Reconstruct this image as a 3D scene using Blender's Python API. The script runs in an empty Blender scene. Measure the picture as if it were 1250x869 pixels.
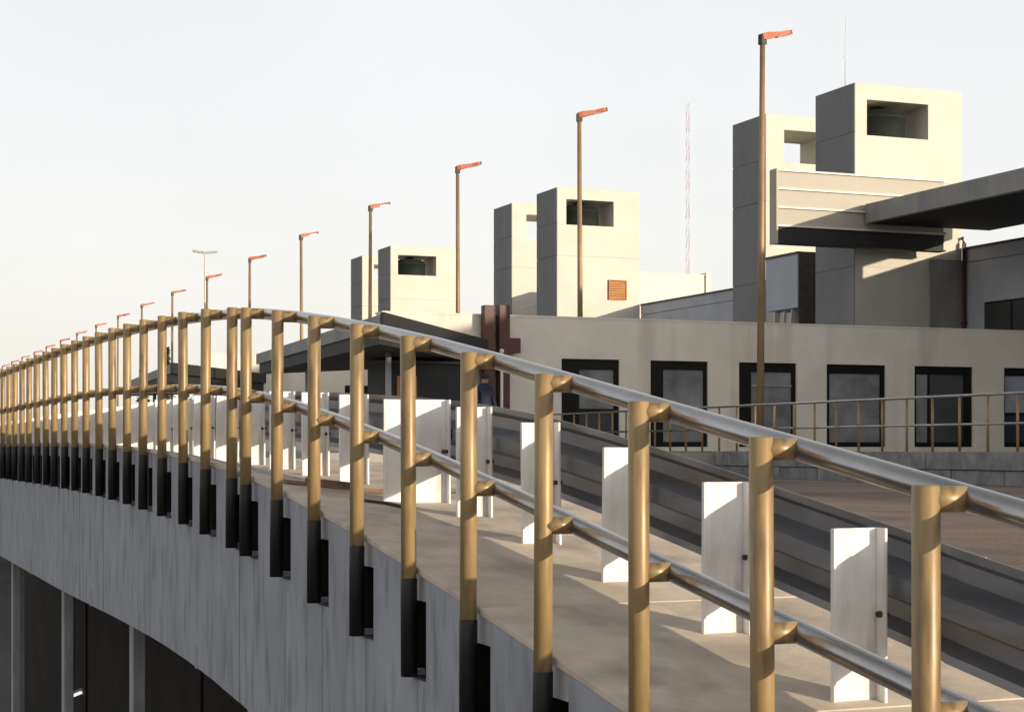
import bpy, bmesh, math, random
from mathutils import Vector, Matrix
random.seed(7)
sc = bpy.context.scene
col = sc.collection
R = math.radians

# ------------------------------------------------------------------ camera
cam = bpy.data.objects.new('camera', bpy.data.cameras.new('camera'))
col.objects.link(cam); sc.camera = cam
cam.data.sensor_width = 36; cam.data.lens = 61.75
cam.data.shift_y = 0.0908
cam.data.clip_start = .05; cam.data.clip_end = 6000
cam.location = (0, 0, 0)                                   # eye level is z = 0
cam.rotation_euler = (R(90), 0, -R(21.74))

# ------------------------------------------------------------------ sky, sun, exposure
SUN = Vector((.50, -.866, .15)).normalized()              # towards the sun
SUN_EL = math.asin(SUN.z); SUN_AZ = math.atan2(SUN.x, SUN.y)
w = bpy.data.worlds.new('World'); sc.world = w; w.use_nodes = True
nt = w.node_tree; N = nt.nodes; LK = nt.links
bg = N['Background']
sky = N.new('ShaderNodeTexSky'); sky.sky_type = 'NISHITA'; sky.sun_disc = False
sky.sun_elevation = SUN_EL; sky.sun_rotation = SUN_AZ
sky.dust_density = 3.0; sky.air_density = 1.0
hs = N.new('ShaderNodeHueSaturation'); hs.inputs['Saturation'].default_value = .3
veil = N.new('ShaderNodeMix'); veil.data_type = 'RGBA'; veil.inputs[0].default_value = .68
# thin bright haze over the whole sky, thickest towards the horizon all round and thinner overhead
tcw = N.new('ShaderNodeTexCoord'); sep = N.new('ShaderNodeSeparateXYZ'); LK.new(tcw.outputs['Generated'], sep.inputs[0])
hz = N.new('ShaderNodeMapRange'); hz.interpolation_type = 'SMOOTHSTEP'
hz.inputs[1].default_value = .12; hz.inputs[2].default_value = 1.0; hz.inputs[3].default_value = 1.0; hz.inputs[4].default_value = .2
LK.new(sep.outputs[2], hz.inputs[0])
hv = N.new('ShaderNodeVectorMath'); hv.operation = 'SCALE'; hv.inputs[0].default_value = (9.7, 9.7, 9.65)
cl = N.new('ShaderNodeTexNoise'); cl.inputs['Scale'].default_value = 2.2; cl.inputs['Detail'].default_value = 5; LK.new(tcw.outputs['Generated'], cl.inputs['Vector'])
cr = N.new('ShaderNodeMapRange'); cr.inputs[1].default_value = .3; cr.inputs[2].default_value = .7; cr.inputs[3].default_value = .95; cr.inputs[4].default_value = 1.05
cm = N.new('ShaderNodeMath'); cm.operation = 'MULTIPLY'; LK.new(cl.outputs['Fac'], cr.inputs[0]); LK.new(cr.outputs[0], cm.inputs[0]); LK.new(hz.outputs[0], cm.inputs[1])
LK.new(cm.outputs[0], hv.inputs['Scale'])
wr = N.new('ShaderNodeMapRange'); wr.interpolation_type = 'SMOOTHSTEP'; wr.inputs[1].default_value = 0; wr.inputs[2].default_value = .2; LK.new(sep.outputs[2], wr.inputs[0])
wm = N.new('ShaderNodeMix'); wm.data_type = 'RGBA'; wm.inputs[6].default_value = (10.2, 9.75, 8.9, 1); wm.inputs[7].default_value = (9.6, 9.7, 9.75, 1)   # haze is creamier low down
LK.new(wr.outputs[0], wm.inputs[0]); LK.new(wm.outputs[2], hv.inputs[0]); LK.new(hv.outputs[0], veil.inputs[7])
gain = N.new('ShaderNodeVectorMath'); gain.operation = 'SCALE'; gain.inputs['Scale'].default_value = 1.5   # hazy air: brighter and paler than a clear sky
LK.new(sky.outputs[0], gain.inputs[0]); LK.new(gain.outputs[0], hs.inputs['Color']); LK.new(hs.outputs[0], veil.inputs[6])
LK.new(veil.outputs[2], bg.inputs[0]); bg.inputs[1].default_value = .12
sun = bpy.data.objects.new('sun', bpy.data.lights.new('sun', 'SUN')); col.objects.link(sun)
sun.data.energy = 5.0; sun.data.angle = R(.6); sun.data.color = (1, .84, .63)
sun.rotation_euler = (-SUN).to_track_quat('-Z', 'Y').to_euler()
sc.view_settings.view_transform = 'Standard'; sc.view_settings.look = 'None'
sc.view_settings.exposure = 0; sc.view_settings.gamma = 1

# ------------------------------------------------------------------ helpers
ORG = {}
class MB:
    def __init__(s): s.v = []; s.f = []; s.sm = []
    def add(s, vs, fs, smooth=False):
        b = len(s.v); s.v += [tuple(p) for p in vs]
        for f in fs: s.f.append(tuple(b+i for i in f)); s.sm.append(smooth)
        return s
    def box(s, x0, x1, y0, y1, z0, z1):
        return s.add([(x0,y0,z0),(x1,y0,z0),(x1,y1,z0),(x0,y1,z0),(x0,y0,z1),(x1,y0,z1),(x1,y1,z1),(x0,y1,z1)],
                     [(0,3,2,1),(4,5,6,7),(0,1,5,4),(1,2,6,5),(2,3,7,6),(3,0,4,7)])
    def obox(s, c, ax, ay, az, hx, hy, hz):                 # box on given axes
        c = Vector(c); vs = []
        for k in (-1, 1):
            for i, j in ((-1,-1),(1,-1),(1,1),(-1,1)):
                vs.append(c + ax*hx*i + ay*hy*j + az*hz*k)
        return s.add(vs, [(0,3,2,1),(4,5,6,7),(0,1,5,4),(1,2,6,5),(2,3,7,6),(3,0,4,7)])
    def bar(s, p0, p1, wx, wz):
        p0 = Vector(p0); p1 = Vector(p1); d = (p1-p0); L = d.length; d.normalize()
        up = Vector((0,0,1)) if abs(d.z) < .95 else Vector((1,0,0))
        a = d.cross(up).normalized(); b = a.cross(d)
        return s.obox((p0+p1)/2, a, d, b, wx/2, L/2, wz/2)
    def tube(s, pts, rad, seg=16, caps=True):
        pts = [Vector(p) for p in pts]; n = len(pts)
        if not isinstance(rad, (list, tuple)): rad = [rad]*n
        vs = []; fs = []
        for i, p in enumerate(pts):
            d = (pts[min(i+1,n-1)] - pts[max(i-1,0)]).normalized()
            up = Vector((0,0,1)) if abs(d.z) < .9 else Vector((0,1,0))
            a = d.cross(up).normalized(); b = a.cross(d)
            for k in range(seg):
                t = 2*math.pi*k/seg
                vs.append(p + (a*math.cos(t) + b*math.sin(t))*rad[i])
        for i in range(n-1):
            for k in range(seg):
                k2 = (k+1) % seg
                fs.append((i*seg+k, i*seg+k2, (i+1)*seg+k2, (i+1)*seg+k))
        s.add(vs, fs, True)
        if caps:
            b = len(s.v) - len(vs)
            s.f.append(tuple(b+k for k in reversed(range(seg)))); s.sm.append(False)
            s.f.append(tuple(b+(n-1)*seg+k for k in range(seg))); s.sm.append(False)
        return s
    def lathe(s, c, prof, seg=20):
        cx, cy, cz = c; vs = []; fs = []
        for (r, z) in prof:
            for k in range(seg):
                t = 2*math.pi*k/seg; vs.append((cx+r*math.cos(t), cy+r*math.sin(t), cz+z))
        for i in range(len(prof)-1):
            for k in range(seg):
                k2 = (k+1) % seg; fs.append((i*seg+k, i*seg+k2, (i+1)*seg+k2, (i+1)*seg+k))
        return s.add(vs, fs, True)
    def prism(s, poly, axis, a0, a1):                       # convex or concave outline extruded along an axis
        n = len(poly)
        def P(u, v, a): return {'X': (a,u,v), 'Y': (u,a,v), 'Z': (u,v,a)}[axis]
        vs = [P(u,v,a0) for u,v in poly] + [P(u,v,a1) for u,v in poly]
        fs = [tuple(range(n)), tuple(n+i for i in reversed(range(n)))]
        fs += [(i, n+i, n+(i+1)%n, (i+1)%n) for i in range(n)]
        return s.add(vs, fs)
    def grid_wall(s, us, zs, holes, y0, y1):               # wall in the X-Z plane with through openings
        nu, nz = len(us)-1, len(zs)-1
        solid = [[(i, j) not in holes for j in range(nz)] for i in range(nu)]
        idx = {}
        vs = []; fs = []
        def V(i, j, k):
            if (i,j,k) not in idx:
                idx[(i,j,k)] = len(vs); vs.append((us[i], (y0,y1)[k], zs[j]))
            return idx[(i,j,k)]
        for i in range(nu):
            for j in range(nz):
                if not solid[i][j]: continue
                fs.append((V(i,j,0),V(i+1,j,0),V(i+1,j+1,0),V(i,j+1,0)))
                fs.append((V(i,j,1),V(i,j+1,1),V(i+1,j+1,1),V(i+1,j,1)))
                for di, dj, e in ((-1,0,((0,0),(0,1))),(1,0,((1,1),(1,0))),(0,-1,((1,0),(0,0))),(0,1,((0,1),(1,1)))):
                    a, b = i+di, j+dj
                    if 0 <= a < nu and 0 <= b < nz and solid[a][b]: continue
                    (p,q),(r,t) = e
                    fs.append((V(i+p,j+q,0),V(i+r,j+t,0),V(i+r,j+t,1),V(i+p,j+q,1)))
        return s.add(vs, fs)
    def mesh(s, name, mat, origin=(0,0,0)):
        me = bpy.data.meshes.new(name); o = Vector(origin)
        me.from_pydata([tuple(Vector(p)-o) for p in s.v], [], s.f)
        me.polygons.foreach_set('use_smooth', s.sm)
        bm = bmesh.new(); bm.from_mesh(me); bmesh.ops.recalc_face_normals(bm, faces=bm.faces); bm.to_mesh(me); bm.free()
        if mat: me.materials.append(mat)
        return me
    def build(s, name, mat, parent=None, origin=None, bevel=0):
        if origin is None: origin = ORG[parent.name] if parent else (0,0,0)
        return link(name, s.mesh(name, mat, origin), parent, origin, bevel)

def link(name, me, parent=None, origin=(0,0,0), bevel=0):
    o = bpy.data.objects.new(name, me); col.objects.link(o)
    origin = Vector(origin); ORG[o.name] = origin
    o.parent = parent
    o.location = origin - (ORG[parent.name] if parent else Vector((0,0,0)))
    if bevel:
        m = o.modifiers.new('bevel', 'BEVEL'); m.width = bevel; m.segments = 2; m.limit_method = 'ANGLE'; m.angle_limit = R(40)
        m.harden_normals = False
    return o
def thing(name, label, cat, loc=(0,0,0), group=None):
    o = bpy.data.objects.new(name, None); col.objects.link(o); o.location = loc; o.empty_display_size = .2
    ORG[o.name] = Vector(loc); return tag(o, label, cat, group)
def tag(o, label, cat, group=None):
    o['label'] = label; o['category'] = cat
    if group: o['group'] = group
    return o
def structure(o): o['kind'] = 'structure'; return o

def interp(tab, y):
    n = len(tab)
    if y <= tab[0][0]:
        s = (tab[1][1]-tab[0][1])/(tab[1][0]-tab[0][0]); return tab[0][1] + s*(y-tab[0][0])
    if y >= tab[-1][0]: return tab[-1][1]
    for i in range(n-1):
        if tab[i][0] <= y <= tab[i+1][0]: break
    def slope(k):
        if k == 0: return (tab[1][1]-tab[0][1])/(tab[1][0]-tab[0][0])
        if k == n-1: return 0
        return (tab[k+1][1]-tab[k-1][1])/(tab[k+1][0]-tab[k-1][0])
    x0, y0 = tab[i]; x1, y1 = tab[i+1]; h = x1-x0; t = (y-x0)/h
    m0, m1 = slope(i)*h, slope(i+1)*h
    return (2*t**3-3*t**2+1)*y0 + (t**3-2*t**2+t)*m0 + (-2*t**3+3*t**2)*y1 + (t**3-t**2)*m1

# ------------------------------------------------------------------ materials
def mat(name, c, rough=.7, metal=0, var=.12, scale=3., bump=.0, bscale=40., streak=None, spec=.5, coat=0, dirt=None, coords='Object'):
    m = bpy.data.materials.new(name); m.use_nodes = True
    t = m.node_tree; n = t.nodes; l = t.links; b = n['Principled BSDF']
    b.inputs['Roughness'].default_value = rough; b.inputs['Metallic'].default_value = metal
    b.inputs['Specular IOR Level'].default_value = spec; b.inputs['Coat Weight'].default_value = coat
    tc = n.new('ShaderNodeTexCoord'); mp = n.new('ShaderNodeMapping')
    oi = n.new('ShaderNodeObjectInfo'); mul = n.new('ShaderNodeMath'); mul.operation = 'MULTIPLY'; mul.inputs[1].default_value = 17.3
    l.new(oi.outputs['Random'], mul.inputs[0])
    l.new(tc.outputs[coords], mp.inputs['Vector'])
    add = n.new('ShaderNodeVectorMath'); add.operation = 'ADD'
    l.new(mp.outputs[0], add.inputs[0]); l.new(mul.outputs[0], add.inputs[1])
    if streak: mp.inputs['Scale'].default_value = streak
    n1 = n.new('ShaderNodeTexNoise'); n1.inputs['Scale'].default_value = scale; n1.inputs['Detail'].default_value = 8; n1.inputs['Roughness'].default_value = .62
    l.new(add.outputs[0], n1.inputs['Vector'])
    rp = n.new('ShaderNodeValToRGB')
    lo = [max(0, x*(1-var*1.6)) for x in c]; hi = [min(1, x*(1+var*1.2)) for x in c]
    rp.color_ramp.elements[0].position = .3; rp.color_ramp.elements[0].color = (*lo, 1)
    rp.color_ramp.elements[1].position = .7; rp.color_ramp.elements[1].color = (*hi, 1)
    l.new(n1.outputs['Fac'], rp.inputs[0]); out = rp.outputs[0]
    if dirt:                                               # stains with a shape of their own: (colour, amount, scale vector)
        mp2 = n.new('ShaderNodeMapping'); mp2.inputs['Scale'].default_value = dirt[2]
        l.new(tc.outputs[coords], mp2.inputs[0])
        n2 = n.new('ShaderNodeTexNoise'); n2.inputs['Scale'].default_value = 1; n2.inputs['Detail'].default_value = 6
        l.new(mp2.outputs[0], n2.inputs['Vector'])
        r2 = n.new('ShaderNodeValToRGB'); r2.color_ramp.elements[0].position = .5; r2.color_ramp.elements[1].position = .72
        r2.color_ramp.elements[0].color = (0,0,0,1); r2.color_ramp.elements[1].color = (dirt[1],)*3 + (1,)
        l.new(n2.outputs['Fac'], r2.inputs[0])
        mx = n.new('ShaderNodeMix'); mx.data_type = 'RGBA'
        l.new(r2.outputs[0], mx.inputs[0]); l.new(out, mx.inputs[6]); mx.inputs[7].default_value = (*dirt[0], 1); out = mx.outputs[2]
    l.new(out, b.inputs['Base Color'])
    if rough < .9:
        rr = n.new('ShaderNodeMapRange'); rr.inputs[3].default_value = max(.03, rough-.08); rr.inputs[4].default_value = rough+.1
        l.new(n1.outputs['Fac'], rr.inputs[0]); l.new(rr.outputs[0], b.inputs['Roughness'])
    if bump:
        n3 = n.new('ShaderNodeTexNoise'); n3.inputs['Scale'].default_value = bscale; n3.inputs['Detail'].default_value = 5
        l.new(add.outputs[0], n3.inputs['Vector'])
        bp = n.new('ShaderNodeBump'); bp.inputs['Strength'].default_value = bump; bp.inputs['Distance'].default_value = .02
        l.new(n3.outputs['Fac'], bp.inputs['Height']); l.new(bp.outputs[0], b.inputs['Normal'])
    return m

M = dict(
 fascia = mat('board_marked_concrete', (.325,.338,.372), .88, var=.10, scale=1.3, bump=.4, bscale=6, streak=(2.0,2.4,.9), dirt=((.16,.165,.185), .7, (2.5,9,2.2))),
 block  = mat('light_concrete', (.42,.42,.43), .85, var=.12, scale=6, bump=.3),
 slab   = mat('walkway_concrete', (.63,.53,.43), .85, var=.16, scale=2.5, bump=.12, bscale=35, dirt=((.33,.28,.24), .85, (3.2,2.1,2))),
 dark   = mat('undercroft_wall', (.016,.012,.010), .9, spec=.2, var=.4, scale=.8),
 column = mat('undercroft_column', (.33,.335,.34), .85, var=.2, scale=3, streak=(3,3,.5)),
 bronze = mat('bronze_anodised_steel', (.315,.215,.10), .42, .15, var=.16, scale=5, bump=.05, bscale=30, streak=(1,1,.3), dirt=((.10,.065,.035), .75, (22,22,4))),
 rail   = mat('worn_steel_rail', (.33,.325,.33), .2, .85, var=.16, scale=6, bump=.03, bscale=40, streak=(1,.4,1)),
 gpost  = mat('white_paint', (.78,.765,.75), .55, var=.05, scale=5, bump=.05, bscale=20, dirt=((.36,.31,.27), .6, (11,11,2.2))),
 beam   = mat('weathered_guardrail_steel', (.19,.195,.215), .38, .6, var=.22, scale=2.2, streak=(1,.5,3), dirt=((.20,.14,.08), .5, (2,.9,9))),
 bolt   = mat('dark_bolt', (.05,.045,.045), .5, .6),
 road   = mat('brown_asphalt', (.215,.15,.115), .9, var=.22, scale=.9, bump=.5, bscale=30, dirt=((.10,.075,.06), .7, (.8,.25,1))),
 ground = mat('lower_ground', (.16,.15,.14), .9, var=.2, scale=.1),
 stone  = mat('grey_kerb_stone', (.235,.235,.245), .85, var=.28, scale=3, bump=.5, bscale=14),
 paving = mat('platform_paving', (.34,.32,.29), .85, var=.14, scale=1.5),
 plaster= mat('beige_render', (.76,.70,.60), .88, var=.06, scale=.7, bump=.12, bscale=9, dirt=((.50,.43,.355), .65, (1.1,1.1,.14))),
 cream  = mat('cream_render', (.60,.57,.50), .85, var=.05, scale=.8, bump=.1, bscale=6, dirt=((.53,.48,.40), .35, (.7,.7,.2))),
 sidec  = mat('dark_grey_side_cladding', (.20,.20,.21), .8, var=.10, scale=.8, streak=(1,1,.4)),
 shade_fill = mat('shade_black', (.018,.016,.015), .5, .2, var=.3),  # near-black that paints shade onto lower posts and slot linings
 white  = mat('white_render', (.64,.62,.575), .85, var=.04, scale=.8),
 louvre = mat('grey_beige_cladding', (.38,.35,.29), .6, 0, var=.05, scale=2),
 strip  = mat('pale_metal_strip', (.66,.63,.57), .5, var=.05),
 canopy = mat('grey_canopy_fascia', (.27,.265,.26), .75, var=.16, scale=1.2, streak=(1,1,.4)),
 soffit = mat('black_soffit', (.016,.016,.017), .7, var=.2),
 coping = mat('dark_coping', (.06,.055,.05), .7, var=.2),
 frame  = mat('dark_window_frame', (.008,.0075,.007), .6, var=.2, spec=.2),
 pane   = mat('grey_glass', (.22,.225,.22), .14, 0, var=.32, scale=.9, spec=.8),
 pane_b = mat('bluish_glass', (.30,.32,.37), .12, 0, var=.28, scale=.7, spec=.8),
 pane_d = mat('dark_glass', (.045,.046,.047), .12, 0, var=.3, scale=.5, spec=.8),
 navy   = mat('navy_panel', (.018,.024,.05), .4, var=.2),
 maroon = mat('maroon_paint', (.085,.028,.02), .55, var=.25, scale=2),
 orange = mat('orange_enamel', (.40,.095,.034), .55, var=.12, scale=4),
 lamp   = mat('tan_lamp_pole', (.30,.20,.11), .5, .2, var=.2, scale=2, streak=(1,1,.4)),
 vent   = mat('rust_brown_grille', (.42,.19,.055), .6, var=.12),
 tank   = mat('dark_green_tank', (.014,.019,.016), .75, var=.2, scale=2, spec=.2),
 red    = mat('red_paint', (.55,.12,.10), .6), 
 pale_red = mat('faded_red_paint', (.66,.38,.36), .7),
 bluegrey = mat('blue_grey_render', (.42,.44,.49), .85, var=.07, scale=.9, dirt=((.30,.31,.34), .5, (.6,.6,.2))),
 rust   = mat('rusty_strip', (.20,.12,.075), .8, var=.3, scale=8),
 leaf   = mat('dark_foliage', (.05,.07,.045), .8, var=.3, scale=2),
 bark   = mat('bark', (.09,.065,.045), .9),
)

gm = bpy.data.materials.new('lit_tube'); gm.use_nodes = True
gm.node_tree.nodes['Principled BSDF'].inputs['Emission Color'].default_value = (1,.97,.93,1); gm.node_tree.nodes['Principled BSDF'].inputs['Emission Strength'].default_value = .9
M['glow'] = gm

# ------------------------------------------------------------------ levels of the ramp
DECK = [(0,-1.64),(3.5,-1.105),(5.8,-.755),(7.4,-.515),(8.9,-.325),(10.5,-.158),(11.6,-.085),(13.2,-.02),(15,.03),(17.5,.065),(21,.08)]
BOT = [(0,-3.1),(3.5,-2.56),(7.4,-1.97),(10.5,-1.615),(12.5,-1.51),(14.7,-1.485),(20,-1.52)]
def smooth(tab, y): return sum(interp(tab, y+d*.3)*w for d, w in zip(range(-4,5), (1,2,3,4,5,4,3,2,1)))/25
def zd(y): return smooth(DECK, y)
def zb(y): return smooth(BOT, y)
GUARD = [(0,-1.64),(3.5,-1.105),(5.15,-.855),(7.08,-.565),(7.95,-.452),(8.9,-.35),(9.8,-.29),(11.2,-.225),(12.5,-.165),(13.8,-.125),(16,-.095),(19,-.09)]
def zg(y): return smooth(GUARD, y)                         # walkway level at the guardrail (the deck falls inwards at the crest)
def zs(x, y): return zd(y) + (zg(y)-zd(y))*min(1, max(0, (x-XF)/(3.2-XF)))
def zroad(y): return min(zg(y)-.10, -.60) if y < 7.5 else -.60
XF = 2.495                                                 # outer face of the fascia
XP = 2.45                                                  # axis of the railing posts
XR = 2.575                                                 # axis of the rails
YA = [4.277+.778*n for n in range(-5, 9)]                  # posts of the sloping railing
YB = [10.88+.79*k for k in range(0, 38)]                   # posts of the level railing
YEND = YB[-1] + .6

# ------------------------------------------------------------------ setting
structure(MB().add([(-3000,-3000,-6.5),(3000,-3000,-6.5),(3000,3000,-6.5),(-3000,3000,-6.5)], [(0,1,2,3)]).build('ground', M['ground']))
ys = [-4+.5*i for i in range(26)] + [9.5+5*i for i in range(40)]
vs = []; fs = []
for y in ys:
    z = zroad(y); vs += [(4.60,y,z),(18.36,y,z),(18.36,y,z-.4),(4.60,y,z-.4)]
for i in range(len(ys)-1):
    for k in range(4): fs.append((4*i+k, 4*i+(k+1)%4, 4*i+4+(k+1)%4, 4*i+4+k))
fs += [(3,2,1,0), tuple(4*(len(ys)-1)+k for k in range(4))]
structure(MB().add(vs, fs).build('road', M['road']))
PZ = -.075
structure(MB().box(18.46, 70, -60, 130, PZ-.5, PZ).build('platform', M['paving']))
structure(MB().box(9.5, 18.35, 34, 120, PZ-.52, PZ-.004).build('entrance_pavement', M['paving']))

# stone wall along the platform edge, two courses of blocks
t = thing('platform_edge_wall', 'low grey stone wall in two courses below the platform railing', 'wall', (18.4,0,-.6))
y = 8.0; r = random.Random(3)
while y < 43:
    for c in range(2):
        L = 1.45; off = .7*c
        z0, z1 = ((-.62,-.365),(-.355,PZ+.03))[c]
        MB().box(18.30 + r.uniform(-.012,.012)-.03*c, 18.46, y+off+.008, y+off+L-.008, z0, z1).build('block', M['stone'], t, (18.4,y+off,z0), .012)
    y += 1.45

# ------------------------------------------------------------------ the elevated walkway
V = thing('elevated_walkway', 'concrete walkway ramp with slotted board-marked grey fascia and slab deck', 'walkway', (XF,10,-1.6))
edges = YA + YB
def slot(y): return (zd(y)-.155, zd(y)-.50)
for i in range(len(edges)-1):
    a, b = edges[i], edges[i+1]; g = .006; s = .12
    za, z_b = zd(a+s)-.034, zd(b-s)-.034; ta, ba = slot(a); tb, bb = slot(b)
    m = (a+b)/2; jit = random.uniform(-.002,.002)
    poly = [(a+g,zb(a)),(b-g,zb(b)),(b-g,bb),(b-s,bb),(b-s,z_b),(a+s,za),(a+s,ba),(a+g,ba)]
    MB().prism(poly, 'X', XF+jit, XF+.25).build('fascia_panel', M['fascia'], V, bevel=.004)
    sh = zd(a)
    MB().prism([(a-s+.002,sh-.155),(a+s-.002,sh-.155),(a+s-.002,zd(a+s)-.036),(a-s+.002,zd(a-s)-.036)], 'X', XF+.016, XF+.25).build('slot_head', M['block'], V, bevel=.004)
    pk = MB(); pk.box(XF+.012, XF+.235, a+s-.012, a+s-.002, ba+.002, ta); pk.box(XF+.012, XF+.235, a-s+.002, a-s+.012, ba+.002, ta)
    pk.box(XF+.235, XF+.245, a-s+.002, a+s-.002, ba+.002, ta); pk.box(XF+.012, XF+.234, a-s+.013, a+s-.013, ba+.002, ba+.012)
    pk.build('slot_shade', M['shade_fill'], V)  # black lining added to paint deep shade inside the slot
    MB().box(XF-.03, XF+.05, a+.04, a+.075, ba+.013, ba+.04).build('pocket_clip', M['block'], V)
# beams and soffit behind the fascia
yy = [edges[0]+.6*i for i in range(int((YEND-edges[0])/.6)+1)]
def sweep(rect, mats, name, parent):                       # rect(y) -> x0,x1,z0,z1
    vs = []; fs = []
    for y in yy:
        x0,x1,z0,z1 = rect(y); vs += [(x0,y,z0),(x1,y,z0),(x1,y,z1),(x0,y,z1)]
    for i in range(len(yy)-1):
        for k in range(4): fs.append((4*i+k, 4*i+(k+1)%4, 4*i+4+(k+1)%4, 4*i+4+k))
    fs += [(3,2,1,0), tuple(4*(len(yy)-1)+k for k in range(4))]
    return MB().add(vs, fs).build(name, mats, parent)
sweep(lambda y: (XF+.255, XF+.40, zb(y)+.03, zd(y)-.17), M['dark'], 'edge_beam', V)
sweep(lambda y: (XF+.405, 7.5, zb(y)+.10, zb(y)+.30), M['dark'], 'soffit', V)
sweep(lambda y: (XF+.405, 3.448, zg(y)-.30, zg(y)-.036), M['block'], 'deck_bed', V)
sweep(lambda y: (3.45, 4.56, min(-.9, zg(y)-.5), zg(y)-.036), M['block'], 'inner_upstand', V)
y = edges[0]
k = 0
while y < YEND-1.6:
    y1 = y + 1.556; g = .005
    vs = []
    for q in (y+g, (y+y1)/2, y1-g):
        dz = zd(q) - .003; dg = zg(q) - .003
        vs += [(XF-.003,q,dz-.03),(3.2,q,dg-.03),(4.58,q,dg-.03),(4.58,q,dg),(3.2,q,dg),(XF-.003,q,dz)]
    fs = [(5,4,3,2,1,0),(12,13,14,15,16,17)]
    for i in range(2):
        for kk in range(6): fs.append((6*i+kk, 6*i+(kk+1)%6, 6*i+6+(kk+1)%6, 6*i+6+kk))
    MB().add(vs, fs).build('deck_slab', M['slab'], V, bevel=.005)
    y = y1; k += 1
# undercroft columns, wall
for yc in (7.2, 12.2, 17.2, 22.2, 28.1, 33.2):
    z = zb(yc)
    MB().box(2.88, 3.00, yc-.11, yc+.11, -6.5, z+.12).build('column', M['column'], V, (2.94,yc,-6.5), .01)
    MB().box(XF-.006, XF+.2, yc-.03, yc+.03, z-.004, z+.16).build('drip_spout', M['column'], V, (XF,yc,z))
for a in range(0, 8):
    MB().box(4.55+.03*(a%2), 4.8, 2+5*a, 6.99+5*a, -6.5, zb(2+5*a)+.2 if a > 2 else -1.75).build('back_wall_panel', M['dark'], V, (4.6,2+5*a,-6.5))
c = Vector((4.0, 29.4, -4.03))
d = Vector((.6,.1,.2)).normalized()
tl = thing('tube_lamp', 'small lit white tube lamp hung at a tilt in the dark undercroft', 'lamp', c)
MB().tube([c-d*.13, c+d*.13], .024, 10).build('tube', M['glow'], tl)
e = MB(); e.bar(c-d*.16, c-d*.13, .06, .06); e.bar(c+d*.13, c+d*.16, .06, .06); e.bar(c-d*.15+Vector((0,.03,.045)), c+d*.15+Vector((0,.03,.045)), .05, .03)
e.build('holder', M['column'], tl)
MB().tube([c+Vector((0,.03,.05)), (c.x, c.y+.03, zb(29.4)+.1)], .008, 6).build('cord', M['bolt'], tl)

# ------------------------------------------------------------------ railing of the walkway
def post_mesh():
    r = .034; b = MB(); seg = 28
    b.lathe((0,0,0), [(0.0,-1.5),(r,-1.5),(r,-.004),(r-.004,0),(0,0)], seg)
    return b.mesh('post', M['bronze'])
PM = post_mesh()
def bracket_mesh():
    b = MB()
    b.tube([(.0,0,-.034),(XR-XP,0,-.034)], .0315, 24)
    return b.mesh('bracket', M['bronze'])
BM_ = bracket_mesh()
POST_SHADE = MB().lathe((0,0,0), [(0,-1.504),(.037,-1.504),(.037,-1.075),(.035,-1.07),(.0,-1.07)], 28).mesh('post_shade', M['shade_fill'])  # black casing that paints the deck's shadow on the lower post
def railing(ysp, y0, y1, label):
    root = thing('railing', label, 'railing', (XP, ysp[0], zd(ysp[0])))
    for y in ysp:
        zt = zd(y) + 1.02
        p = link('post', PM, root, (XP,y,zt))
        p.rotation_euler = (R(random.uniform(-.25,.25)), R(random.uniform(-.35,.35)), R(random.uniform(0,360)) )
        link('post_shade', POST_SHADE, p, ORG[p.name])
        for dz in (0, -.512):
            q = link('bracket', BM_, root, (XP,y,zt+dz))
    for nm, dz in (('top_rail', -.034), ('middle_rail', -.546)):
        pts = [y0] + [y for y in ysp if y0+.05 < y < y1-.05] + [y1]
        MB().tube([(XR, y, zd(y)+1.02+dz) for y in pts], .034, 24).build(nm, M['rail'], root)
    return root
railing(YA, .1, 10.685, 'bronze post railing with steel rails along the sloping part of the walkway')
railing(YB, 10.70, YEND, 'bronze post railing with close-set posts along the level part of the walkway')

# ------------------------------------------------------------------ guardrail
G = thing('guardrail', 'dark steel guardrail on white channel posts along the walkway', 'guardrail', (3.4,10,-.2))
GY = [5.15+.935*k for k in range(0, 5)] + [4.03, 3.1, 2.15, 1.2] + [11.15+.95*k for k in range(0, 30)]
def channel(x0, x1, h):
    b = MB()
    b.box(x0, x1, -.006, .006, -.02, h)                    # web across the walkway
    b.box(x1, x1+.012, -.058, .006, -.02, h)               # flange that carries the beam
    b.box(x0-.012, x0, -.016, .006, -.02, h)
    return b.mesh('post', M['gpost'])
CH = channel(0, .165, .585); WIDE = channel(-.18, .185, .59)
bolt = MB().tube([(.150,-.035,.29),(.19,-.035,.29)], .011, 8).mesh('bolt', M['bolt'])
for y in GY + [9.62]:
    o = link('post', WIDE if y == 9.62 else CH, G, (3.235, y, zg(y)), .003)
    o.rotation_euler = (R(random.uniform(-.6,.6)), R(random.uniform(-.7,.7)), R(random.uniform(-2,2)))
    link('bolt', bolt, o, ORG[o.name])
W = [(.03,-.195),(.034,-.165),(.088,-.135),(.088,-.075),(.0,-.035),(.0,.035),(.088,.075),(.088,.135),(.034,.165),(.03,.195)]
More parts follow.
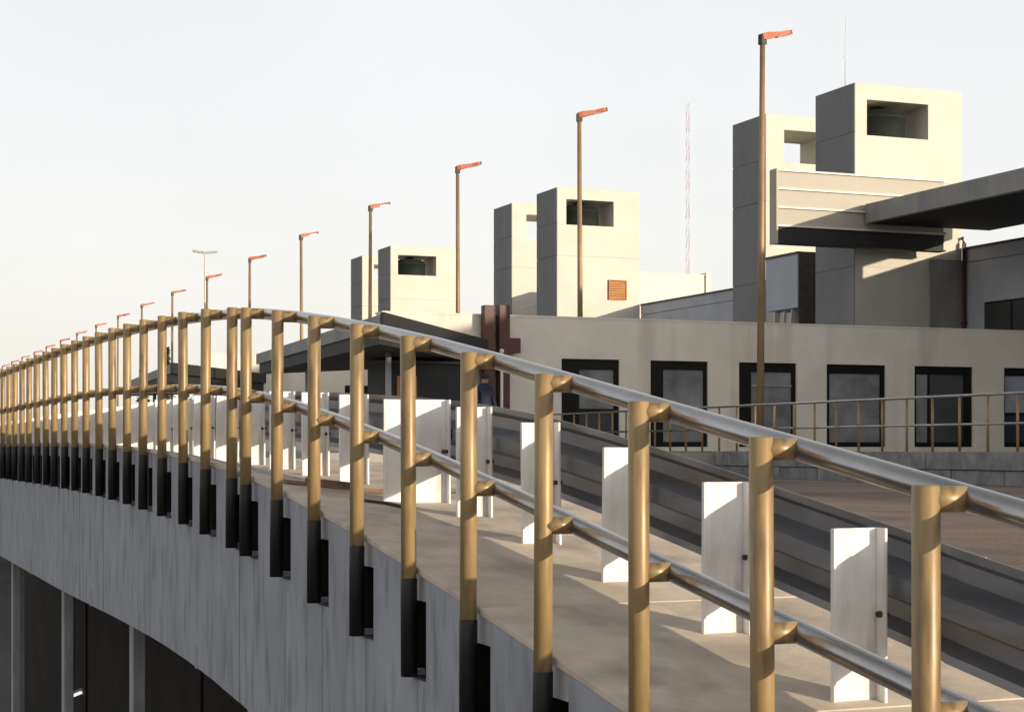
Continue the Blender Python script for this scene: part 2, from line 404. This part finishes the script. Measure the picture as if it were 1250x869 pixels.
def wbeam(y0, y1, dx):
    n = max(2, int((y1-y0)/.45)+1); vs = []; fs = []; k = len(W); m = 2*k
    for i in range(n):
        y = y0 + (y1-y0)*i/(n-1); z = zg(y)+.392
        for (x, h) in W: vs.append((3.436+dx+x, y, z+h))
        for (x, h) in reversed(W): vs.append((3.436+dx+x+.006, y, z+h))
    for i in range(n-1):
        for j in range(m): fs.append((i*m+j, i*m+(j+1)%m, (i+1)*m+(j+1)%m, (i+1)*m+j))
    for j in range(k-1):
        fs.append((j, j+1, m-2-j, m-1-j)); b = (n-1)*m; fs.append((b+j+1, b+j, b+m-1-j, b+m-2-j))
    b = MB(); b.add(vs, fs, False); return b
y = .9; i = 0
while y < 38:
    wbeam(y, y+3.95, .008*(i%2)).build('beam', M['beam'], G, bevel=.0)
    y += 3.74; i += 1

# expansion joint strip lying across the walkway and a bent offcut
b = MB(); zj = zs(3.2,10.25)
b.bar((2.62,10.22,zs(2.62,10.22)+.012),(3.2,10.25,zj+.014), .07, .02); b.bar((3.2,10.25,zj+.014),(3.8,10.27,zg(10.27)+.014), .07, .02); b.bar((2.74,10.2,zs(2.74,10.2)+.03),(3.1,10.24,zs(3.1,10.24)+.03), .02, .04)
tag(b.build('joint_strip', M['rust'], None, (3.2,10.25,zj)), 'rusty metal strip lying across the walkway by the wide guardrail post', 'metal strip')
b = MB(); zj = zs(2.97,9.32)
b.bar((2.80,9.46,zs(2.8,9.46)+.01),(2.97,9.32,zj+.01), .03, .014); b.bar((2.97,9.32,zj+.01),(3.03,9.1,zs(3.03,9.1)+.012), .03, .014)
tag(b.build('metal_offcut', M['bolt'], None, (2.95,9.35,zj)), 'small dark bent metal offcut lying on the walkway slabs', 'metal scrap')

# ------------------------------------------------------------------ platform railing
P = thing('platform_railing', 'thin bronze railing with two rails along the platform edge wall', 'railing', (18.5,30,PZ))
pm = MB().lathe((0,0,0), [(0,0),(.024,0),(.024,1.0),(0,1.0)], 14).mesh('post', M['bronze'])
y = 12.
while y < 43.4:
    link('post', pm, P, (18.5,y,PZ)); y += .79
MB().tube([(18.5,11.6,PZ+1.0),(18.5,43.5,PZ+1.0)], .026, 12).build('top_rail', M['rail'], P)
MB().tube([(18.5,11.6,PZ+.5),(18.5,43.5,PZ+.5)], .022, 12).build('middle_rail', M['rail'], P)

# ------------------------------------------------------------------ arcade buildings
def arcade(y0, x0, x1, wins, label, ent=None, panes=True):
    t = thing('arcade_building', label, 'building', (x0, y0, PZ))
    ztop = 3.54; us = {x0, x1}; zs = [PZ, .06, 2.45, ztop]
    for a, b in wins: us |= {a, b}
    if ent: us |= set(ent)
    us = sorted(us); holes = set()
    for i in range(len(us)-1):
        mid = (us[i]+us[i+1])/2
        if any(a < mid < b for a, b in wins): holes.add((i, 1))
        if ent and ent[0] < mid < ent[1]: holes |= {(i, 0), (i, 1)}
    MB().grid_wall(us, zs, holes, y0, y0+.55).build('wall', M['plaster'], t)
    MB().box(x0-.02, x1, y0-.015, y0+.57, ztop+.002, ztop+.05).build('coping', M['plaster'], t)
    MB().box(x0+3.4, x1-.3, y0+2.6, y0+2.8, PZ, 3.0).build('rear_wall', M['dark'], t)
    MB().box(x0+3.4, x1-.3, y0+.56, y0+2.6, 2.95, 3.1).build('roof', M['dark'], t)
    for k, (a, b) in enumerate(wins):
        f = MB(); z0, z1 = .06, 2.45; ya, yb = y0+.06, y0+.16
        lw = (.55,.42,.42,.12,.10,.08)[k % 6]; rw = (.13,.10,.12,.14,.26,.12)[k % 6]; th = (.28,.24,.26,.26,.24,.24)[k % 6]
        f.box(a, a+lw, ya, yb, z0, z1); f.box(b-rw, b, ya, yb, z0, z1)
        f.box(a+lw, b-rw, ya+.002, yb, z1-th, z1); f.box(a+lw, b-rw, ya+.002, yb, z0, z0+.14)
        if k % 6 == 4: f.box(a+lw+.42, a+lw+.48, ya+.004, yb-.01, z0+.14, z1-th)
        if k % 6 in (0, 5): f.box(a+lw, b-rw, ya+.004, yb-.01, 1.02, 1.10)
        wnd = f.build('window', M['frame'], t, (a,y0,z0))
        def pane(xa, xb, za, zb_, m): MB().box(xa, xb, ya+.05, ya+.06, za, zb_).build('pane', m, wnd)
        if k % 6 == 4:
            pane(a+lw, a+lw+.42, z0+.14, z1-th, M['pane']); pane(a+lw+.48, b-rw, z0+.14, z1-th, M['pane_d'])
        elif k % 6 in (0, 5):
            pane(a+lw, b-rw, 1.10, z1-th, M['pane'] if k % 6 == 0 else M['pane_b']); pane(a+lw, b-rw, z0+.14, 1.02, M['pane_d'] if k % 6 == 0 else M['navy'])
        elif k % 6 == 2:
            f2 = MB().box(a+lw, b-rw, ya+.004, yb-.01, 1.78, 1.82).build('transom', M['pane_b'], wnd)
            pane(a+lw, b-rw, z0+.14, z1-th, M['pane'])
        else: pane(a+lw, b-rw, z0+.14, z1-th, M['pane'])
    return t
WX = [(18.87,20.60),(21.55,23.34),(24.33,26.20),(27.20,29.20),(30.20,32.27),(33.40,35.45)]
A1 = arcade(43.7, 13.8, 36.0, WX, 'long low beige arcade with dark shop windows facing the road', (14.4,16.4))
A2 = arcade(65.2, 13.8, 31.0, [(a+.2,b+.2) for a,b in WX[:4]], 'low beige arcade standing beyond the folded entrance canopy', None)
# maroon ducts on the arcade
for i, (xa, xb, zt) in enumerate(((16.50,16.78,3.80),(16.92,17.22,3.82))):
    b = MB().box(xa, xb, 43.32, 43.60, PZ, zt); b.box(xa-.03, xb+.03, 43.29, 43.62, 2.1, 2.2); b.box(xa+.02, xb-.02, 43.60, 43.70, 3.0, 3.1)
    if i: b.box(xb+.002, xb+.32, 43.35, 43.62, 2.55, 2.95)
    tag(b.build('wall_duct', M['maroon'], None, ((xa+xb)/2,43.45,PZ), .01), ('tall maroon duct on the arcade wall, slimmer of the pair','tall maroon duct with a side box on the arcade wall')[i], 'duct', 'maroon ducts on the arcade wall')

# ------------------------------------------------------------------ entrance canopies
def canopy(dx, dy, label):
    t = thing('entrance_canopy', label, 'canopy', (13+dx,43+dy,PZ))
    z0, z1 = 2.50, 2.80
    poly = [(11+dx,35+dy),(16.35+dx,42.9+dy),(16.35+dx,43.2+dy),(12.2+dx,51+dy)]
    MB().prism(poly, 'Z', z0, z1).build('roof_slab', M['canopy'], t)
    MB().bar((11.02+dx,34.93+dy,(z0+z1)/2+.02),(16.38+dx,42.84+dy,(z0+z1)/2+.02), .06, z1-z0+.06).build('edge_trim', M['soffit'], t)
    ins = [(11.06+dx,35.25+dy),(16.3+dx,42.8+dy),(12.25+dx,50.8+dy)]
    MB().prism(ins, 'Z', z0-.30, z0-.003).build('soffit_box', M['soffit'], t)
    for (x, y) in ((12.2,38.2),(12.55,46.5),(15.0,42.4)):
        MB().tube([(x+dx,y+dy,PZ),(x+dx,y+dy,z0-.30)], .07, 12).build('column', M['column'], t)
    return t
canopy(0, 0, 'dark flat entrance canopy with a pointed corner before the arcade')
canopy(0, 23.0, 'dark flat entrance canopy standing before the farther arcade')
# dark kiosk under the canopy
K = thing('kiosk', 'black kiosk with a hatch under the entrance canopy', 'kiosk', (13.2,40.5,PZ))
MB().box(12.75, 14.85, 40.2, 41.6, PZ, 2.06).build('body', M['soffit'], K)
MB().box(13.05, 13.55, 40.16, 40.20, 1.05, 1.75).build('hatch', M['vent'], K)
MB().box(12.7, 14.9, 40.1, 41.7, 2.062, 2.115).build('roof', M['coping'], K)
for (x, y, h, lb) in ((14.05,38.2,2.05,'thin pale pole beside the black kiosk'),(15.25,38.9,2.3,'slim grey pole before the arcade wall by the ducts')):
    b = MB().tube([(x,y,PZ),(x,y,h)], .035, 10); b.lathe((x,y,h), [(.0,.09),(.05,.06),(.06,0),(.03,-.02)], 12)
    b.lathe((x,y,PZ), [(.0,.03),(.1,.03),(.1,0)], 12)
    tag(b.build('pole', M['strip'], None, (x,y,PZ)), lb, 'pole')

# ------------------------------------------------------------------ towers
TX0, TX1 = 31.83, 36.03
def tower(y0, label, tank, vent=False, grp='cream towers in pairs behind the arcades', k=1.0, X0=31.83):
    TX0 = X0; TX1 = X0+4.2*k
    t = thing('tower', label, 'tower', (TX0,y0,PZ), grp); y1 = y0+2.4*k
    z = PZ; cs = [3.0*k, 6.0*k, 8.9*k]; prev = PZ
    for c in cs:
        MB().box(TX0, TX1, y0, y1, prev+.003, c-.003).build('wall_panel', M['cream'], t); prev = c
    MB().box(TX0+.03, TX1-.03, y0+.03, y1-.03, PZ, 8.85*k).build('core', M['cream'], t)
    for a_, b_ in ((PZ,3.0*k),(3.0*k,6.0*k),(6.0*k,8.9*k),(8.9*k,10.4*k),(10.4*k,12.03*k)):
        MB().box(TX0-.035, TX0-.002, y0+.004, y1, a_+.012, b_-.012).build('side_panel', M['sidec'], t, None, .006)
    ua, ub = TX0+(.45 if tank else .75)*k, TX0+2.85*k
    MB().grid_wall([TX0, ua, ub, TX1], [8.9*k+.003, 10.33*k, 11.5*k, 12.03*k], {(1,1)}, y0, y1).build('tank_storey', M['cream'], t, None, .01)
    MB().box(ua-.3, ua+.18, y0+.9, y0+1.05, 11.12*k, 11.24*k).build('pipe_stub', M['column'], t)
    if tank:
        cx, cy = (ua+ub)/2-.12, y0+1.05
        tk = MB().lathe((cx,cy,10.33), [(0,.0),(.92,.0),(.94,.08),(.94,.68),(.98,.70),(.98,.76),(.93,.78),(.86,.92),(.62,1.02),(.26,1.06),(.26,1.13),(0,1.13)], 28)
        tt = tag(tk.build('water_tank', M['tank'], None, (cx,cy,10.33)), tank, 'tank', 'water tanks inside the tower tops')
    if vent:
        v = MB().box(TX0+2.62, TX0+3.45, y0-.05, y0-.002, 6.98, 7.82).build('vent', M['coping'], t, (TX0+2.6,y0,7))
        for q in range(7):
            b = MB(); b.obox((TX0+3.035, y0-.06, 7.05+.115*q), Vector((1,0,0)), Vector((0,.35,.94)), Vector((0,-.94,.35)), .40, .054, .008)
            b.build('slat', M['vent'], v)
        f = MB().grid_wall([TX0+2.58,TX0+2.62,TX0+3.45,TX0+3.49],[6.94,6.98,7.82,7.86],{(1,1)}, y0-.10, y0-.002).build('vent_frame', M['vent'], v)
    return t
T1 = tower(49.4, 'cream tower with tank opening above the striped cladding box', 'dark green domed tank inside tower above the striped cladding box')
tower(57.96, 'cream tower with see-through empty opening, behind the tower with the striped box', None, k=1.05, X0=33.42)
tower(74.2, 'cream tower with a brown vent grille low on its front', 'dark tank inside the tower with the brown vent grille', True)
tower(83.8, 'cream tower standing just behind the tower with the brown vent grille', None, k=1.05, X0=33.42)
tower(99.2, 'farthest cream tower with a dark tank in its opening', 'dark tank inside the farthest tank tower')
tower(110.2, 'cream tower standing just behind the farthest tank tower', None, k=1.05, X0=33.42)

# striped cladding box hung on the first tower
C = thing('cladding_box', 'beige striped cladding box fixed across the front of the tower', 'cladding', (28.3,48.4,6.35))
zz = [6.50, 7.05, 7.63, 8.22, 8.80]
for i in range(4):
    MB().box(28.3, 34.6, 48.42, 48.74, zz[i]+.03, zz[i+1]-.03).build('panel', M['louvre'] if i else M['soffit'], C, None, .01)
for i in range(5):
    MB().box(28.27, 34.63, 48.34, 48.73, zz[i]-.028 if i else zz[i]-.02, zz[i]+.028).build('strip', M['strip'] if i else M['soffit'], C)
MB().box(28.24, 28.30, 48.32, 48.75, 6.47, 8.84).build('edge_trim', M['louvre'], C)
for x in (32.4, 34.2): MB().box(x, x+.2, 48.745, 49.39, 6.8, 8.6).build('support_arm', M['soffit'], C)

# wings: long blocks that start at each tower and come towards the arcade, plus one added for shade
def wing(y0, y1, label, win=None):
    t = thing('wing_building', label, 'building', (TX1+.02,y0,PZ), 'side wings of the terminal')
    x0 = TX1+.05
    MB().box(x0, x0+9, y0, y1, PZ, 6.25).build('wall', M['bluegrey'], t)
    MB().box(x0-.012, x0+9, y0-.01, y1-.01, 6.27, 6.70).build('parapet', M['bluegrey'], t)
    MB().box(x0-.05, x0+9.05, y0-.05, y1-.02, 6.702, 6.78).build('coping', M['coping'], t)
    if win:
        for (a, b) in win:
            f = MB().box(x0-.03, x0-.002, a, b, 3.2, 4.85).build('window', M['frame'], t, (x0,a,3.2))
            MB().box(x0-.045, x0-.032, a+.06, b-.06, 3.28, 4.78).build('pane', M['pane_d'], f)
    return t
wing(2.7, 49.38, 'grey wing block with a band of dark windows by the cantilever roof', [(48.2-1.5*k-1.45, 48.2-1.5*k) for k in range(5)])
wing(-45, -3.3, 'unseen grey block added out of view to shade the platform railing')  # added out of view; its gap lets sun onto part of the platform railing
wing(60.5, 74.18, 'grey wing block with dark coping leading to the tower with the vent grille')
# block between the first pair
B = thing('link_block', 'pale grey block between the first two towers with dark open base', 'building', (TX0,53,PZ))
MB().box(TX0-.01, TX1-.4, 53.0, 55.18, 4.92, 6.78).build('wall', M['bluegrey'], B)
MB().box(TX0-.05, TX1-.38, 52.96, 55.19, 6.782, 6.86).build('coping', M['coping'], B)
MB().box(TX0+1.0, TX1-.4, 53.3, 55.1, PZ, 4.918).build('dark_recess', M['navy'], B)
MB().box(TX0-.02, TX0+1.6, 52.90, 52.955, PZ, 6.78).build('front_shade', M['coping'], B)  # dark sheet painting the tower's shade on the block front
for i, y in enumerate((53.6,54.2,54.75)):
    b = MB(); b.bar((TX0+.15,y+.22,3.2),(TX0+.15,y-.1,4.88), .05, .22 if i != 1 else .12); b.build('strut', M['white'], B)
# dark door panel, pipe and orange box at the first tower
d = MB(); d.box(34.75, TX1-.02, 49.33, 49.39, PZ, 6.3); d.box(34.72, 34.75, 49.31, 49.39, PZ, 6.32); d.box(34.75, TX1-.02, 49.31, 49.39, 6.302, 6.34)
tag(d.build('service_panel', M['canopy'], None, (35.3,49.36,PZ)), 'tall grey-brown service panel at the foot of the tower beside the wing', 'panel')
p = MB().tube([(TX1-.05,49.2,PZ),(TX1-.05,49.2,6.9),(TX1-.05,49.32,7.1)], .07, 10); p.box(TX1-.13,TX1+.03,49.12,49.28,4.2,4.26); p.box(TX1-.13,TX1+.03,49.12,49.28,1.2,1.26)
tag(p.build('downpipe', M['maroon'], None, (TX1-.05,49.2,PZ)), 'dark maroon downpipe in the corner between tower and wing', 'pipe')
o = MB(); o.box(34.72, 35.12, 49.1, 49.38, 6.88, 7.18); o.box(34.68, 35.16, 49.06, 49.38, 7.182, 7.22); o.box(34.86,34.98,49.05,49.099,6.95,7.1)
tag(o.build('alarm_box', M['orange'], None, (34.9,49.3,6.9), .01), 'small orange box on the tower wall under the cantilever roof', 'box')
# white roof house with mast
H = thing('roof_house', 'low white roof house beside the tower with the vent grille', 'building', (36.0,76,6.7))
MB().box(TX1+.05, 40.85, 76.8, 81, PZ, 8.52).build('wall', M['white'], H)
MB().box(40.86, 41.12, 76.7, 81, PZ, 8.66).build('end_pier', M['white'], H, None, .01)
MB().box(TX1+.05, 40.85, 76.77, 81, 8.522, 8.58).build('coping', M['white'], H)
mst = thing('lattice_mast', 'thin red and white lattice mast on the white roof house', 'mast', (40.55,78,8.58))
for i in range(12):
    za, zb_ = 8.58+.72*i, 8.58+.72*(i+1); b = MB()
    ps = [Vector((40.55+.10*math.cos(a), 78+.10*math.sin(a), 0)) for a in (.4, 2.5, 4.6)]
    for j in range(3):
        b.tube([ps[j]+Vector((0,0,za)), ps[j]+Vector((0,0,zb_))], .010, 6)
        b.tube([ps[j]+Vector((0,0,za)), ps[(j+1)%3]+Vector((0,0,zb_))], .006, 5)
    b.build('section', M['pale_red'] if i % 2 == 0 else M['strip'], mst)
an = MB().tube([(32.6,51.2,12.03),(32.6,51.2,13.6),(32.62,51.2,14.7)], [.02,.014,.008], 6); an.box(32.5,32.7,51.1,51.3,12.03,12.07); an.tube([(32.5,51.2,13.3),(32.7,51.2,13.3)], .01, 6)
tag(an.build('whip_antenna', M['strip'], None, (32.6,51.2,12.03)), 'thin whip antenna on the roof of the tower with striped box', 'antenna')
# low railing and pipework on the roofs
rl = thing('roof_railing', 'light roof railing between the paired towers of the middle group', 'railing', (TX0,77.5,6.0))
for i in range(7): MB().tube([(TX0+.3,77.0+.45*i,5.2),(TX0+.3,77.0+.45*i,6.9)], .025, 6).build('post', M['strip'], rl)
MB().tube([(TX0+.3,76.9,6.9),(TX0+.3,79.8,6.9)], .03, 6).build('top_rail', M['strip'], rl)
MB().box(TX0+.1, TX1-.3, 76.75, 79.85, PZ, 5.2).build('kerb', M['coping'], rl)

# ------------------------------------------------------------------ cantilever roof on the right
Q = thing('cantilever_roof', 'big grey cantilever roof with black underside along the wing', 'roof', (34,30,7))
x0, x1 = 31.5, TX1+.04
prof = [(x0,7.26),(x0,7.87),(x1,8.05),(x1,6.82),(33.6,6.98)]
MB().prism([(x0,7.26),(x0,7.87),(x0+.25,7.89),(x0+.25,7.26)], 'Y', -1.0, 48.3).build('fascia', M['canopy'], Q)
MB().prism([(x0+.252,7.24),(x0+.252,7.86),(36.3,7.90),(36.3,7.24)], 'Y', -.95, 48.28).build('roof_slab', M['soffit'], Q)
MB().box(TX1+.06, TX1+.26, -.9, 42.2, 6.79, 7.238).build('sun_block_wall', M['soffit'], Q)  # unseen wall added to stop sun passing under the roof onto the arcade
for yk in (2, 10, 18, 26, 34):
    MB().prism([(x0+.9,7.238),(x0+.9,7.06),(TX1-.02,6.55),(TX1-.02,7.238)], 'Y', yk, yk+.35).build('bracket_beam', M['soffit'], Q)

# ------------------------------------------------------------------ lamps
def lamp_parts():
    H = 9.86
    b = MB().tube([(0,0,0),(0,0,H)], [.095,.062], 12); b.lathe((0,0,0), [(0,.5),(.115,.5),(.13,0),(0,0)], 12)
    pole = b.mesh('pole', M['lamp'])
    d = Vector((1,0,.24)).normalized(); n = Vector((-.24,0,1)).normalized()
    h = MB(); c0 = Vector((-.04,0,H+.02))
    secs = [(0,.09,.07),(.12,.10,.085),(.3,.09,.07),(.55,.075,.05),(.78,.10,.055),(.86,.09,.04)]
    vs = []; fs = []
    for (s, wy, hz) in secs:
        p = c0+d*s
        for (i, j) in ((-1,-1),(1,-1),(1,1),(-1,1)): vs.append(p + Vector((0,wy*i,0)) + n*hz*j)
    for i in range(len(secs)-1):
        for k in range(4): fs.append((4*i+k, 4*i+(k+1)%4, 4*i+4+(k+1)%4, 4*i+4+k))
    fs += [(3,2,1,0), tuple(4*(len(secs)-1)+k for k in range(4))]
    h.add(vs, fs); head = h.mesh('lamp_head', M['orange'])
    c = MB(); c.box(-.075,.075,-.075,.075,H-.16,H+.06); cap = c.mesh('collar', M['coping'])
    e = MB(); e.obox(c0+d*.86, d, Vector((0,1,0)), n, .05, .07, .05); tip = e.mesh('tip', M['coping'])
    g = MB(); g.obox(c0+d*.62-n*.06, d, Vector((0,1,0)), n, .16, .055, .018); lens = g.mesh('lens', M['pane_b'])
    return pole, head, cap, tip, lens
LP = lamp_parts()
for n in range(20):
    y = 36.7 + 10.52*n; loc = (21.0, y, PZ)
    if n > 8: loc = (21.0, y, PZ)
    lb = 'tall lamp post with orange head standing before the arcade windows' if n == 0 else ('tall lamp post with orange head rising just behind the arcade wall' if n == 1 else 'tall lamp post with orange head in the row beyond the arcade')
    t = thing('lamp_post', lb, 'lamp', loc, 'lamp posts in a row along the terminal road')
    for nm, me in zip(('pole','lamp_head','collar','tip','lens'), LP):
        o = link(nm, me, t, loc)
    t.rotation_euler = (R(random.uniform(-.3,.3)), R(random.uniform(-.35,.35)), R(random.uniform(-9,9)))
t = thing('high_mast_lamp', 'very tall pale mast with two lamp arms beyond the row of lamp posts', 'lamp', (25.9,123.7,PZ))
MB().tube([(25.9,123.7,PZ),(25.9,123.7,13.9)], [.12,.06], 8).build('pole', M['strip'], t)
for s in (-1, 1):
    MB().bar((25.9+.06*s,123.7,13.9),(25.9+.85*s,123.7,14.0), .2, .16).build('lamp_head', M['column'], t)

# ------------------------------------------------------------------ person by the kiosk
def person(loc, rz):
    t = thing('person', 'person in dark blue jacket carrying a red bag by the arcade ducts', 'person', loc)
    vs = [(0,0,.92),(0,0,1.12),(0,0,1.34),(0,.0,1.46),(0,.02,1.56),(0,.03,1.68),
          (.10,0,.88),(.115,.02,.48),(.12,-.01,.07),(.13,.12,.03),
          (-.10,0,.88),(-.12,.04,.48),(-.125,-.03,.07),(-.13,.10,.03),
          (.19,0,1.36),(.25,-.02,1.08),(.24,.08,.84),(-.19,0,1.36),(-.25,0,1.08),(-.22,.16,.9)]
    es = [(0,1),(1,2),(2,3),(3,4),(4,5),(0,6),(6,7),(7,8),(8,9),(0,10),(10,11),(11,12),(12,13),(2,14),(14,15),(15,16),(2,17),(17,18),(18,19)]
    rad = [(.15,.11),(.14,.10),(.17,.11),(.055,.055),(.085,.1),(.08,.1),(.095,.095),(.065,.065),(.045,.05),(.04,.035),(.095,.095),(.065,.065),(.045,.05),(.04,.035),
           (.065,.065),(.05,.05),(.032,.03),(.065,.065),(.05,.05),(.032,.03)]
    for base in (16, 19):
        p = Vector(vs[base])
        for k, (dx, L) in enumerate(((-.03,.085),(-.01,.095),(.01,.09),(.03,.07),(-.045,.05))):
            i = len(vs); q = p + Vector((dx*.3,.02 + dx*.8,-.05)); r_ = q + Vector((dx*.2,.025+dx*.4,-L))
            vs += [tuple(q), tuple(r_)]; es += [(base,i),(i,i+1)]; rad += [(.011,.011),(.008,.008)]
    me = bpy.data.meshes.new('body'); me.from_pydata(vs, es, [])
    m = bpy.data.materials.new('clothes'); m.use_nodes = True; n = m.node_tree.nodes; l = m.node_tree.links
    tc = n.new('ShaderNodeTexCoord'); sx = n.new('ShaderNodeSeparateXYZ'); rp = n.new('ShaderNodeValToRGB'); dv = n.new('ShaderNodeMath'); dv.operation = 'DIVIDE'; dv.inputs[1].default_value = 2
    rp.color_ramp.interpolation = 'CONSTANT'
    e = rp.color_ramp.elements; e[0].position = 0; e[0].color = (.03,.03,.035,1); e[1].position = .47; e[1].color = (.014,.019,.042,1)
    for p_, c_ in ((.735,(.38,.22,.15,1)),(.775,(.02,.015,.012,1))):
        q = e.new(p_); q.color = c_
    l.new(tc.outputs['Object'], sx.inputs[0]); l.new(sx.outputs[2], dv.inputs[0]); l.new(dv.outputs[0], rp.inputs[0]); l.new(rp.outputs[0], n['Principled BSDF'].inputs['Base Color'])
    n['Principled BSDF'].inputs['Roughness'].default_value = .8
    me.materials.append(m)
    o = link('body', me, t, loc)
    o.modifiers.new('skin', 'SKIN'); me.skin_vertices[0].data[0].use_root = True
    for i, r_ in enumerate(rad): me.skin_vertices[0].data[i].radius = r_
    sb = o.modifiers.new('sub', 'SUBSURF'); sb.levels = 1; sb.render_levels = 2; o.modifiers['skin'].use_smooth_shade = True
    t.rotation_euler = (0,0,rz)
    x, y, z = loc
    bag = MB(); bag.box(x+.06, x+.40, y+.08, y+.24, z+.42, z+.74); bag.tube([(x+.12,y+.16,z+.74),(x+.16,y+.14,z+.86),(x+.30,y+.14,z+.86),(x+.34,y+.16,z+.74)], .012, 6)
    tag(bag.build('bag', M['red'], None, (x+.22,y+.16,z+.42), .03), 'red bag held by the person in the dark blue jacket', 'bag')
person((13.25, 34.8, PZ-.004), R(200))

# ------------------------------------------------------------------ far trees
for i, (x, y, h) in enumerate(((24.,138.,13.2),(26.5,141.,14.6),(28.6,139.,13.0),(31.,143.,14.0))):
    t = thing('conifer_tree', 'small dark conifer far beyond the second arcade', 'tree', (x,y,-6.5), 'conifers far beyond the arcades')
    MB().tube([(x,y,-6.5),(x,y,-6.5+h*.95)], [.22,.03], 8).build('trunk', M['bark'], t)
    b = MB(); r = random.Random(i)
    for k in range(900):
        f = r.random()**.8; rr = (1-f)*1.9*(.35+.65*r.random()); a = r.uniform(0,6.283); z = -6.5+h*(.18+.82*f)
        p = Vector((x+rr*math.cos(a), y+rr*math.sin(a), z)); s = r.uniform(.12,.3)
        u = Vector((r.gauss(0,1),r.gauss(0,1),r.gauss(0,.5))).normalized(); v = u.cross(Vector((r.gauss(0,1),r.gauss(0,1),r.gauss(0,1)))).normalized()
        b.add([p-u*s, p+v*s*.4, p+u*s, p-v*s*.4], [(0,1,2,3)])
    b.build('crown', M['leaf'], t)
